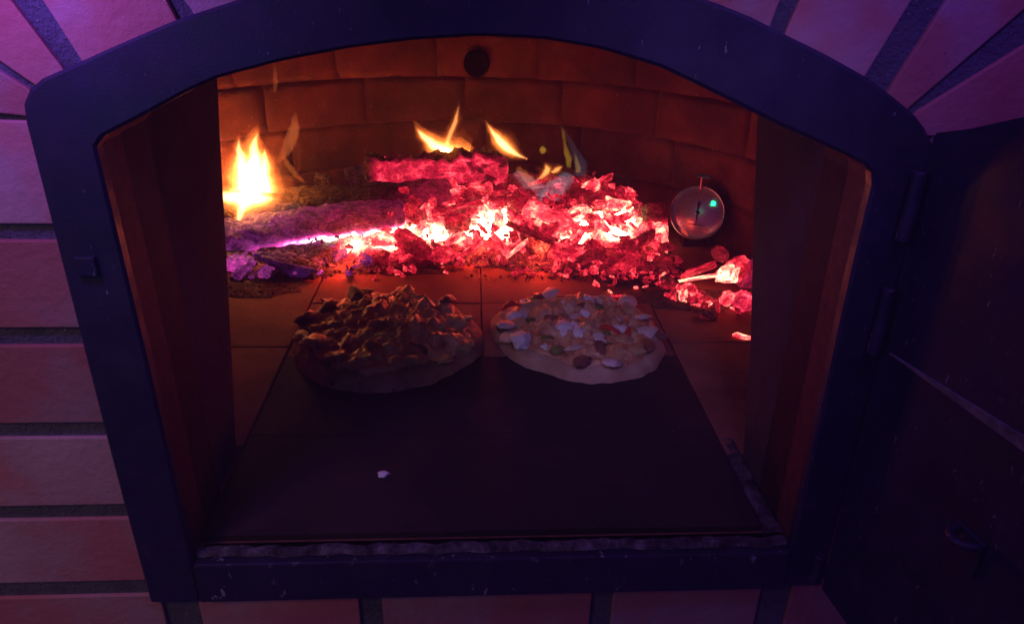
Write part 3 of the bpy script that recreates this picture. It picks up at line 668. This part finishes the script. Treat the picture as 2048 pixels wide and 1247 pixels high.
# crumbs of charcoal and clinker strewn over the ash, too small to count
bm = bmesh.new(); rc = random.Random(5)
def crumb(x, y, s):
    m4 = Matrix.Translation((x, y, s * .35 + .001)) @ Matrix.Rotation(rc.uniform(0, 6.3), 4, Vector((rc.random() - .5, rc.random() - .5, rc.random())).normalized()) @ Matrix.Diagonal((s, s * rc.uniform(.5, 1), s * rc.uniform(.4, .8), 1))
    bmesh.ops.create_icosphere(bm, subdivisions=1, radius=1, matrix=m4)
for cx, cy, rx, ry, n in ((*(-0.148, 0.73), .10, .022, 90), (*(-0.251, 0.742), .10, .03, 90), (*(-0.416, 0.655), .09, .05, 150), (*(0.129, 0.693), .17, .016, 90), (*(0.364, 0.596), .085, .05, 130), (*(0.275, 0.68), .08, .02, 70)):
    for _ in range(n):
        a, q = rc.uniform(0, 6.283), rc.random() ** .6
        crumb(cx + rx * q * math.cos(a), cy + ry * q * math.sin(a), rc.uniform(.0012, .0034) * (1 if rc.random() < .85 else 1.7))
tag(bm_obj('ash_crumbs', bm, M['ash']), 'tiny dark crumbs of charcoal strewn on the ash before the fire', 'ash', kind='stuff')

# flames
def tongue(name, pts, mat, parent=None, flat=.45, label=None, seed=0, m=16, n=34):
    """a closed, tapering tongue of burning gas along a spine of (x, y, z, radius)"""
    pts = resample(smooth_line([tuple(p) for p in pts], 3), n); c0 = Vector(pts[0][:3]) if parent is None else Vector((0, 0, 0))
    v, f = [], []
    for i, p in enumerate(pts):
        r = max(p[3], .0004); c_ = Vector(p[:3]) + Vector((.45 * r * nz((i * .22, seed, 1), 1, seed), 0, 0)) * min(1, i / 6)
        t_ = Vector(pts[min(i + 1, n - 1)][:3]) - Vector(pts[max(i - 1, 0)][:3]); t_.normalize()
        s_ = t_.cross(Vector((0, 1, 0))).normalized(); q_ = s_.cross(t_)
        for k in range(m):
            a = 2 * PI * k / m; rr = r * (1 + .30 * nz((i * .16, math.cos(a), math.sin(a)), 1.4, seed) + .16 * nz((i * .45, math.cos(a), math.sin(a)), 2.0, seed + 5))
            v.append(c_ + (s_ * math.cos(a) + q_ * math.sin(a) * flat) * rr - c0)
    for i in range(n - 1):
        for k in range(m): q = i * m; f.append((q + k, q + (k + 1) % m, q + m + (k + 1) % m, q + m + k))
    v.append(Vector(pts[0][:3]) - c0); v.append(Vector(pts[-1][:3]) - c0)
    for k in range(m): f.append((len(v) - 2, (k + 1) % m, k)); f.append((len(v) - 1, (n - 1) * m + k, (n - 1) * m + (k + 1) % m))
    o = mesh(name, v, f, mat, parent, c0 if parent is None else None, True)
    if label: tag(o, label, 'flame')
    return o
def flame(label, base, tongues):
    e = empty('flame', base); tag(e, label, 'flame', 'flames of the fire')
    for nm, mat, pts, fl in tongues:
        q = [(p[0] - base[0], p[1] - base[1], p[2] - base[2], r) for p, r in pts]
        sd = len(e.children) + 1
        if mat not in ('fl_core', 'fl_white'): tongue(nm, q, M[mat], e, fl, seed=sd); continue
        hot_ = mat == 'fl_white'
        for k, (sc, lm, nn) in enumerate([(1.9, 'fl_haze', 'glow'), (1.35, 'fl_halo', 'glow'), (1.05, 'fl_outer', nm), (.80, 'fl_mid', 'flame_core'), (.58, 'fl_core', 'flame_core'), (.40, 'fl_white', 'flame_core')]):
            if not hot_ and lm == 'fl_white': continue
            if hot_: sc *= 1.34
            a, b = q[-2], q[-1]; u = 1.25 if sc > 1.3 else 1.0 if sc > 1 else .55 + .4 * sc
            h = [(x, y, z, r * sc + (.0012 if sc > 1.3 else 0)) for x, y, z, r in q[:-1]] + [(a[0] + (b[0] - a[0]) * u, b[1], a[2] + (b[2] - a[2]) * u, .0006)]
            tongue(nn, h, M[lm], e, fl, seed=sd)
    return e
flame('tall white-yellow flame on the end of the bark-covered log', (-0.449, 0.86, 0.093), [
    ('flame_body', 'fl_white', [((-0.476, 0.845, 0.057), .006), ((-0.468, 0.845, 0.082), .013), ((-0.448, 0.85, 0.115), .034), ((-0.441, 0.855, 0.148), .030), ((-0.434, 0.86, 0.181), .016), ((-0.432, 0.86, 0.204), .008), ((-0.421, 0.86, 0.226), .002)], .4),
    ('tongue', 'fl_white', [((-0.458, 0.85, 0.115), .022), ((-0.456, 0.85, 0.164), .017), ((-0.459, 0.85, 0.192), .008), ((-0.456, 0.85, 0.218), .001)], .4),
    ('tongue', 'fl_white', [((-0.421, 0.85, 0.111), .022), ((-0.42, 0.86, 0.152), .014), ((-0.417, 0.86, 0.176), .008), ((-0.413, 0.86, 0.197), .001)], .4),
    ('tongue', 'fl_white', [((-0.507, 0.85, 0.103), .012), ((-0.474, 0.85, 0.099), .022), ((-0.432, 0.85, 0.099), .020), ((-0.399, 0.855, 0.096), .006)], .4),
    ('tongue', 'fl_outer', [((-0.453, 0.855, 0.094), .030), ((-0.443, 0.86, 0.142), .045), ((-0.437, 0.865, 0.198), .020), ((-0.425, 0.865, 0.234), .003)], .5),
    ('tip', 'fl_outer', [((-0.444, 0.86, 0.204), .003), ((-0.431, 0.86, 0.217), .006), ((-0.422, 0.86, 0.23), .004), ((-0.42, 0.86, 0.243), .001)], .5)])
flame('thin curved orange flame wisp beside the tall white flame', (-0.369, 0.92, 0.111), [
    ('flame_body', 'fl_wisp', [((-0.414, 0.94, 0.146), .004), ((-0.397, 0.95, 0.169), .011), ((-0.383, 0.955, 0.198), .013), ((-0.376, 0.96, 0.222), .009), ((-0.372, 0.96, 0.245), .001)], .5),
    ('tongue', 'fl_outer', [((-0.357, 0.92, 0.11), .002), ((-0.377, 0.925, 0.123), .006), ((-0.393, 0.93, 0.144), .007), ((-0.401, 0.935, 0.161), .003)], .5)])
flame('forked yellow flame rising behind the top log', (-0.076, 1, 0.142), [
    ('flame_body', 'fl_white', [((-0.034, 1, 0.143), .019), ((-0.07, 1, 0.153), .022), ((-0.104, 1, 0.169), .015), ((-0.127, 1, 0.192), .008), ((-0.14, 1, 0.207), .001)], .4),
    ('tongue', 'fl_core', [((-0.078, 1, 0.153), .010), ((-0.077, 1, 0.177), .0065), ((-0.064, 1, 0.205), .007), ((-0.055, 1, 0.232), .005), ((-0.051, 1, 0.256), .0008)], .45),
    ('tongue', 'fl_outer', [((-0.023, 1, 0.145), .012), ((-0.034, 1, 0.162), .018), ((-0.051, 1, 0.179), .010), ((-0.065, 1, 0.191), .002)], .5),
    ('tongue', 'fl_outer', [((-0.05, 1.005, 0.141), .026), ((-0.091, 1.005, 0.16), .028), ((-0.127, 1.005, 0.193), .012), ((-0.146, 1.005, 0.222), .002)], .5)])
flame('lone slanting yellow flame tongue above the end of the top log', (0.055, 0.99, 0.165), [
    ('flame_body', 'fl_white', [((0.092, 0.99, 0.147), .001), ((0.068, 0.99, 0.156), .006), ((0.047, 0.99, 0.17), .013), ((0.029, 0.99, 0.188), .011), ((0.018, 0.99, 0.204), .005), ((0.006, 0.99, 0.221), .0008)], .4),
    ('tip', 'fl_outer', [((0.066, 0.995, 0.152), .008), ((0.034, 0.995, 0.18), .018), ((0.017, 0.995, 0.203), .009), ((0.001, 0.995, 0.226), .001)], .5)])
flame('small white flame among pale smoke behind the charred log end', (0.138, 0.95, 0.124), [
    ('flame_body', 'fl_core', [((0.111, 0.95, 0.113), .002), ((0.125, 0.95, 0.123), .007), ((0.133, 0.95, 0.136), .010), ((0.126, 0.95, 0.149), .002)], .45),
    ('tongue', 'fl_core', [((0.142, 0.95, 0.129), .004), ((0.153, 0.95, 0.136), .008), ((0.164, 0.95, 0.143), .003)], .5)])
flame('small round yellow flame puff floating above the charred log', (0.122, 0.97, 0.171), [
    ('flame_body', 'fl_yellow', [((0.122, 0.97, 0.163), .004), ((0.122, 0.97, 0.171), .009), ((0.123, 0.97, 0.179), .003)], .8)])
flame('blue and yellow flickering flame above the charred log end', (0.19, 0.95, 0.129), [
    ('flame_body', 'fl_blue', [((0.201, 0.95, 0.122), .013), ((0.201, 0.95, 0.145), .014), ((0.187, 0.95, 0.171), .008), ((0.174, 0.95, 0.197), .005), ((0.162, 0.95, 0.219), .001)], .5),
    ('tongue', 'fl_yellow', [((0.176, 0.945, 0.141), .005), ((0.173, 0.945, 0.165), .008), ((0.163, 0.945, 0.19), .003), ((0.162, 0.945, 0.208), .004), ((0.155, 0.945, 0.228), .0008)], .5),
    ('tongue', 'fl_yellow', [((0.197, 0.945, 0.131), .006), ((0.191, 0.945, 0.155), .005), ((0.187, 0.945, 0.171), .001)], .5)])
flame('pale lilac smoky flame curling down between the logs', (0.121, 0.92, 0.095), [
    ('flame_body', 'fl_smoke', [((0.063, 0.92, 0.136), .008), ((0.089, 0.92, 0.116), .014), ((0.116, 0.92, 0.087), .026), ((0.137, 0.915, 0.075), .018), ((0.157, 0.91, 0.069), .002)], .6),
    ('tongue', 'fl_smoke', [((0.127, 0.92, 0.079), .014), ((0.148, 0.92, 0.1), .026), ((0.169, 0.925, 0.12), .022), ((0.187, 0.93, 0.127), .003)], .6),
    ('tongue', 'fl_wisp', [((0.069, 0.93, 0.144), .006), ((0.084, 0.93, 0.126), .010), ((0.104, 0.93, 0.106), .010), ((0.122, 0.93, 0.087), .002)], .6)])
flame('faint high orange flame flicker near the oven roof', (-0.415, 1, 0.298), [
    ('flame_body', 'fl_wisp', [((-0.42, 1, 0.273), .003), ((-0.416, 1, 0.293), .0055), ((-0.415, 1, 0.312), .004), ((-0.413, 1, 0.334), .0008)], .5)])
flame('blue flame licking down the front of the bark-covered log', (-0.393, 0.84, 0.084), [
    ('flame_body', 'fl_blue', [((-0.479, 0.835, 0.068), .004), ((-0.44, 0.835, 0.075), .011), ((-0.392, 0.835, 0.086), .012), ((-0.355, 0.84, 0.089), .005)], .5)])
# ================================================================= dial thermometer
TH = Vector((0.432, 0.862, 0.073))
th = empty('dial_thermometer', (TH.x, TH.y, 0)); tag(th, 'round steel dial thermometer with hanging hook beside the ember stump', 'thermometer')
tilt = math.radians(12); face_dir = Vector((-.42, -.86, .22)).normalized()
rotm = face_dir.to_track_quat('Z', 'Y').to_matrix().to_4x4()
base = Matrix.Translation((0, 0, TH.z)) @ rotm       # local z = towards the viewer
RD = .055
def lathe(name, prof, mat, parent, mtx, n=48):
    bm = bmesh.new(); vs = [[bm.verts.new((r * math.cos(2 * PI * k / n), r * math.sin(2 * PI * k / n), z)) for r, z in prof] for k in range(n)]
    for k in range(n):
        for j in range(len(prof) - 1): bm.faces.new((vs[k][j], vs[k][j + 1], vs[(k + 1) % n][j + 1], vs[(k + 1) % n][j]))
    bmesh.ops.remove_doubles(bm, verts=bm.verts, dist=1e-6); bmesh.ops.recalc_face_normals(bm, faces=bm.faces)
    o = bm_obj(name, bm, mat, parent, None, True); o.matrix_local = mtx; return o
case = lathe('case', [(0, -.018), (RD * .9, -.018), (RD * .98, -.012), (RD * .985, .002), (RD, .0045), (RD * .99, .0065), (RD * .955, .0065), (RD * .93, .0015), (RD * .92, -.006)], M['steel'], th, base)
dial = lathe('dial_face', [(0, -.0010), (RD * .2, -.0012), (RD * .4, -.0019), (RD * .6, -.0030), (RD * .8, -.0045), (RD * .93, -.0058)], M['dial'], th, base)
gt = NT('dial_glass'); gt.n.remove(gt.b); g1 = gt.node('ShaderNodeBsdfTransparent'); g2 = gt.node('ShaderNodeBsdfGlossy'); g2.inputs['Roughness'].default_value = .03
gm = gt.node('ShaderNodeMixShader'); gm.inputs[0].default_value = .07; gt.link(g1.outputs[0], gm.inputs[1]); gt.link(g2.outputs[0], gm.inputs[2]); gt.link(gm.outputs[0], gt.out.inputs['Surface'])
lathe('glass', [(0, .0024), (RD * .5, .00235), (RD * .935, .0022)], gt.m, th, base)
def flatpoly(name, pts, z, mat, parent, th_=.0006, loc=True):
    bm = bmesh.new(); f = [bm.verts.new((x, y, z)) for x, y in pts]; b = [bm.verts.new((x, y, z - th_)) for x, y in pts]; n = len(pts)
    bm.faces.new(f); bm.faces.new(b[::-1])
    for i in range(n): bm.faces.new((f[i], b[i], b[(i + 1) % n], f[(i + 1) % n]))
    bmesh.ops.recalc_face_normals(bm, faces=bm.faces)
    o = bm_obj(name, bm, mat, parent)
    if loc is True: o.matrix_local = base
    return o
flatpoly('needle', [(-.0035, .020), (.0, .0225), (.0035, .020), (.0016, .004), (.0042, 0), (.0016, -.004), (.0006, -.024), (-.0006, -.024), (-.0016, -.004), (-.0042, 0), (-.0016, .004)], -.0002, M['ink'], th)
lathe('needle_hub', [(0, .0006), (.004, .0003), (.0045, -.001), (.0045, -.0015)], M['ink'], th, base, 20)
for k in range(25):
    a = math.radians(232 - 284 * k / 24); L_ = .006 if k % 4 == 0 else .0035; c_, s_ = math.cos(a), math.sin(a); w_ = .00055
    r0, r1 = .0375, .0375 + L_
    flatpoly('tick', [(r0 * c_ - w_ * s_, r0 * s_ + w_ * c_), (r1 * c_ - w_ * s_, r1 * s_ + w_ * c_), (r1 * c_ + w_ * s_, r1 * s_ - w_ * c_), (r0 * c_ + w_ * s_, r0 * s_ - w_ * c_)], -.0026, M['ink'], dial, .0005, None)
for k in range(8):                                   # the unreadable line of print low on the dial
    x = -.0145 + k * .0040
    flatpoly('print', [(x, -.0262 + .0004 * math.sin(k * 2.1)), (x + .0029, -.0262), (x + .0029, -.0238), (x + .0004, -.0236)], -.0016, M['ink'], dial, .0004, None)
bm = bmesh.new(); bmesh.ops.create_cone(bm, cap_ends=True, segments=14, radius1=.0022, radius2=.0022, depth=.024)
bm_obj('hook_neck', bm, M['steel'], th, (0, 0, TH.z + RD + .006))
hk = bm_obj('hook_plate', box_bm(-.0135, .0135, -.006, .006, -.0038, .0038, .0012), M['steel'], th, (.004, 0, TH.z + RD + .020)); hk.rotation_euler = (-.30, 0, -.48)
bm_obj('foot', box_bm(-.022, .022, -.004, .030, 0, max(.006, TH.z - RD + .004), .0015), M['sleeve'], th)

# ================================================================= pizzas
def pizza(label, cx, cy, rx, ry, seed, toppings, rimh, dough='dough'):
    e = empty('pizza', (cx, cy, .0008)); tag(e, label, 'pizza')
    NR, NTH = 34, 120
    def shape(a): return 1 + .035 * math.sin(2 * a + seed) + .03 * math.sin(3 * a + 2 * seed) + .06 * fbm((math.cos(a), math.sin(a), 0), 1.6, seed) + .018 * fbm((math.cos(a), math.sin(a), 0), 7, seed)
    def top(x, y):
        a = math.atan2(y / ry, x / rx); r = math.hypot(x / rx, y / ry) / shape(a)
        z = .012 + .0055 * math.exp(-((r - .86) / .12) ** 2) * rimh + .004 * max(0, 1 - r * r) + .006 * fbm((x, y, 0), 26, seed) + .0020 * fbm((x, y, 0), 120, seed)
        if r > .86: z *= math.sqrt(max(0, 1 - ((r - .86) / .14) ** 2))
        return max(z, 0), r
    v, f = [(0, 0, top(0, 0)[0])], []
    for k in range(1, NR + 1):
        for i in range(NTH):
            a = 2 * PI * i / NTH; r = (k / NR) ** .8 * shape(a); x, y = rx * r * math.cos(a), ry * r * math.sin(a)
            z = top(x, y)[0] if k < NR else .0005
            v.append((x, y, z))
    for i in range(NTH): f.append((0, 1 + i, 1 + (i + 1) % NTH))
    for k in range(NR - 1):
        for i in range(NTH): q = 1 + k * NTH; f.append((q + i, q + NTH + i, q + NTH + (i + 1) % NTH, q + (i + 1) % NTH))
    mesh('crust', v, f, M[dough], e, None, True)
    # melted layer, ragged towards the rim
    NR, NTH = 64, 200
    v, f = [(0, 0, top(0, 0)[0] + .004)], []
    for k in range(1, NR + 1):
        for i in range(NTH):
            a = 2 * PI * i / NTH; lim = .87 + .09 * fbm((math.cos(a) * 2, math.sin(a) * 2, 3), 1.4, seed + 5)
            r = k / NR * lim * shape(a); x, y = rx * r * math.cos(a), ry * r * math.sin(a)
            z = top(x, y)[0] + (.010 + .018 * abs(fbm((x, y, 1), 24, seed + 2, 3)) + .006 * fbm((x, y, 2), 60, seed + 3, 4)) * (1 - (k / NR) ** 6) - (.003 if k == NR else 0)
            v.append((x, y, max(z, top(x, y)[0] - .002)))
    for i in range(NTH): f.append((0, 1 + i, 1 + (i + 1) % NTH))
    for k in range(NR - 1):
        for i in range(NTH): q = 1 + k * NTH; f.append((q + i, q + NTH + i, q + NTH + (i + 1) % NTH, q + (i + 1) % NTH))
    mesh('sauce_layer', v, f, M['sauce'], e, None, True)
    r_ = random.Random(seed); done = []
    cache = {}
    def lump(kind, var):
        if (kind, var) in cache: return cache[kind, var]
        bm = bmesh.new()
        if kind == 'olive':            # a ring slice
            rows = []
            for k in range(20):
                a = 2 * PI * k / 20
                rows.append([bm.verts.new(((.72 + .30 * math.cos(b * PI / 4)) * math.cos(a), (.72 + .30 * math.cos(b * PI / 4)) * math.sin(a), .34 * math.sin(b * PI / 4) + .1)) for b in range(8)])
            for k in range(20):
                for b in range(8): bm.faces.new((rows[k][b], rows[(k + 1) % 20][b], rows[(k + 1) % 20][(b + 1) % 8], rows[k][(b + 1) % 8]))
        else:
            bmesh.ops.create_icosphere(bm, subdivisions=3, radius=1)
            sc = {'mushroom': (1, .7, .34), 'cheese': (1, .85, .42), 'feta': (1, .8, .65), 'ham': (1, .6, .5), 'pepper': (1.2, .28, .3), 'whole_olive': (1, .85, .85)}[kind]
            am = {'mushroom': .30, 'cheese': .55, 'feta': .42, 'ham': .28, 'pepper': .15, 'whole_olive': .04}[kind]
            for q in bm.verts:
                d = 1 + am * fbm(q.co, 1.5, seed * 3 + var) + am * .5 * fbm(q.co, 4, var)
                q.co = Vector((q.co.x * sc[0], q.co.y * sc[1], q.co.z * sc[2])) * d
                if kind == 'mushroom' and q.co.z < .05: q.co.z *= .5; q.co.y *= .75
                if kind == 'pepper': q.co.z += .25 * math.cos(q.co.x * 2)
        bmesh.ops.recalc_face_normals(bm, faces=bm.faces)
        me = bpy.data.meshes.new(kind); bm.to_mesh(me); bm.free(); me.shade_smooth()
        me.materials.append(M['olive' if kind == 'whole_olive' else kind]); cache[kind, var] = me
        return me
    NAMES = {'mushroom': 'mushroom_slice', 'cheese': 'cheese_blob', 'feta': 'white_cheese_crumb', 'ham': 'sausage_piece', 'pepper': 'pepper_strip', 'olive': 'olive_slice', 'whole_olive': 'olive'}
    for kind, n, smin, smax, rmax in toppings:
        k = t = 0
        while k < n and t < 400:
            t += 1
            x, y = r_.uniform(-rx, rx), r_.uniform(-ry, ry); z, rr = top(x, y); s = r_.uniform(smin, smax)
            if rr > rmax or any(math.hypot(x - a, y - b) < .55 * (s + c_) for a, b, c_ in done): continue
            done.append((x, y, s)); k += 1
            o = link(NAMES[kind], lump(kind, k % 4), None, e, (x, y, z + .006 + s * (-.02 if kind == 'cheese' else .10))); o.scale = (s, s, s * r_.uniform(.8, 1.15))
            o.rotation_euler = (r_.uniform(-.45, .45), r_.uniform(-.45, .45), r_.uniform(0, 6.28))
    def put(kind, x, y, s, rot=(0, 0, 0), dz=0):
        z = top(x, y)[0]; o = link(NAMES[kind], lump(kind, r_.randrange(4)), None, e, (x, y, z + .004 + s * .22 + dz)); o.scale = (s,) * 3; o.rotation_euler = rot; done.append((x, y, s))
    return put
# dark pizza, deep in shadow
put = pizza('dark browned pizza with melted cheese ridges and sausage pieces, nearer the violet log', -.153, .448, .146, .150, 4,
          [('cheese', 12, .015, .026, .80), ('ham', 6, .012, .018, .92), ('cheese', 16, .008, .014, .94), ('olive', 3, .010, .012, .75)], .9, 'brown_dough')
for a in ((-.058, .112, .022), (-.098, .066, .018), (-.124, .028, .017), (.10, -.02, .016), (-.09, -.06, .016)): put('ham', a[0], a[1], a[2], (.1, .2, a[0] * 20))
put = pizza('pale pizza heaped with mushroom slices and white cheese, lit faintly violet', .143, .458, .130, .140, 9,
          [('feta', 6, .012, .021, .74), ('mushroom', 14, .014, .024, .93), ('whole_olive', 7, .0095, .012, .84), ('pepper', 5, .014, .021, .84), ('ham', 8, .013, .019, .94), ('cheese', 10, .014, .022, .82), ('feta', 5, .006, .010, .8)], 1.0)
for a in ((-.030, -.036, .021), (-.008, -.048, .017), (-.018, -.020, .015), (-.095, -.062, .018), (.055, .0, .014), (.09, .012, .012)): put('feta', a[0], a[1], a[2], (.2, .1, a[1] * 30))
for a in ((-.055, -.055, .0125), (-.118, -.01, .012), (.035, .055, .012)): put('whole_olive', *a)
# a crumb dropped on the tiles
bm = bmesh.new(); bmesh.ops.create_icosphere(bm, subdivisions=3, radius=1)
for q in bm.verts: d = 1 + .5 * fbm(q.co, 1.6, 31); q.co = Vector((q.co.x * d, q.co.y * .7 * d, q.co.z * .5 * d)) * .0065
cr = bm_obj('cheese_crumb', bm, M['feta'], None, (*(-0.122, 0.122), .0025), True); tag(cr, 'tiny white cheese crumb dropped on the bare front tiles', 'crumb')

# thin haze box, added for lens veil and bloom round fire and lamps
hb = box_bm(-1.6, 1.6, -1.6, 1.5, -.6, 1.55, 0); hm = NT('bloom_haze'); hm.n.remove(hm.b)
pv = hm.node('ShaderNodeVolumePrincipled'); pv.inputs['Color'].default_value = (.9, .9, .95, 1); pv.inputs['Density'].default_value = .042
hm.link(pv.outputs[0], hm.out.inputs['Volume'])
tag(bm_obj('haze', hb, hm.m), 'thin haze added for lens veil and bloom, in and before the oven', 'haze', kind='stuff')
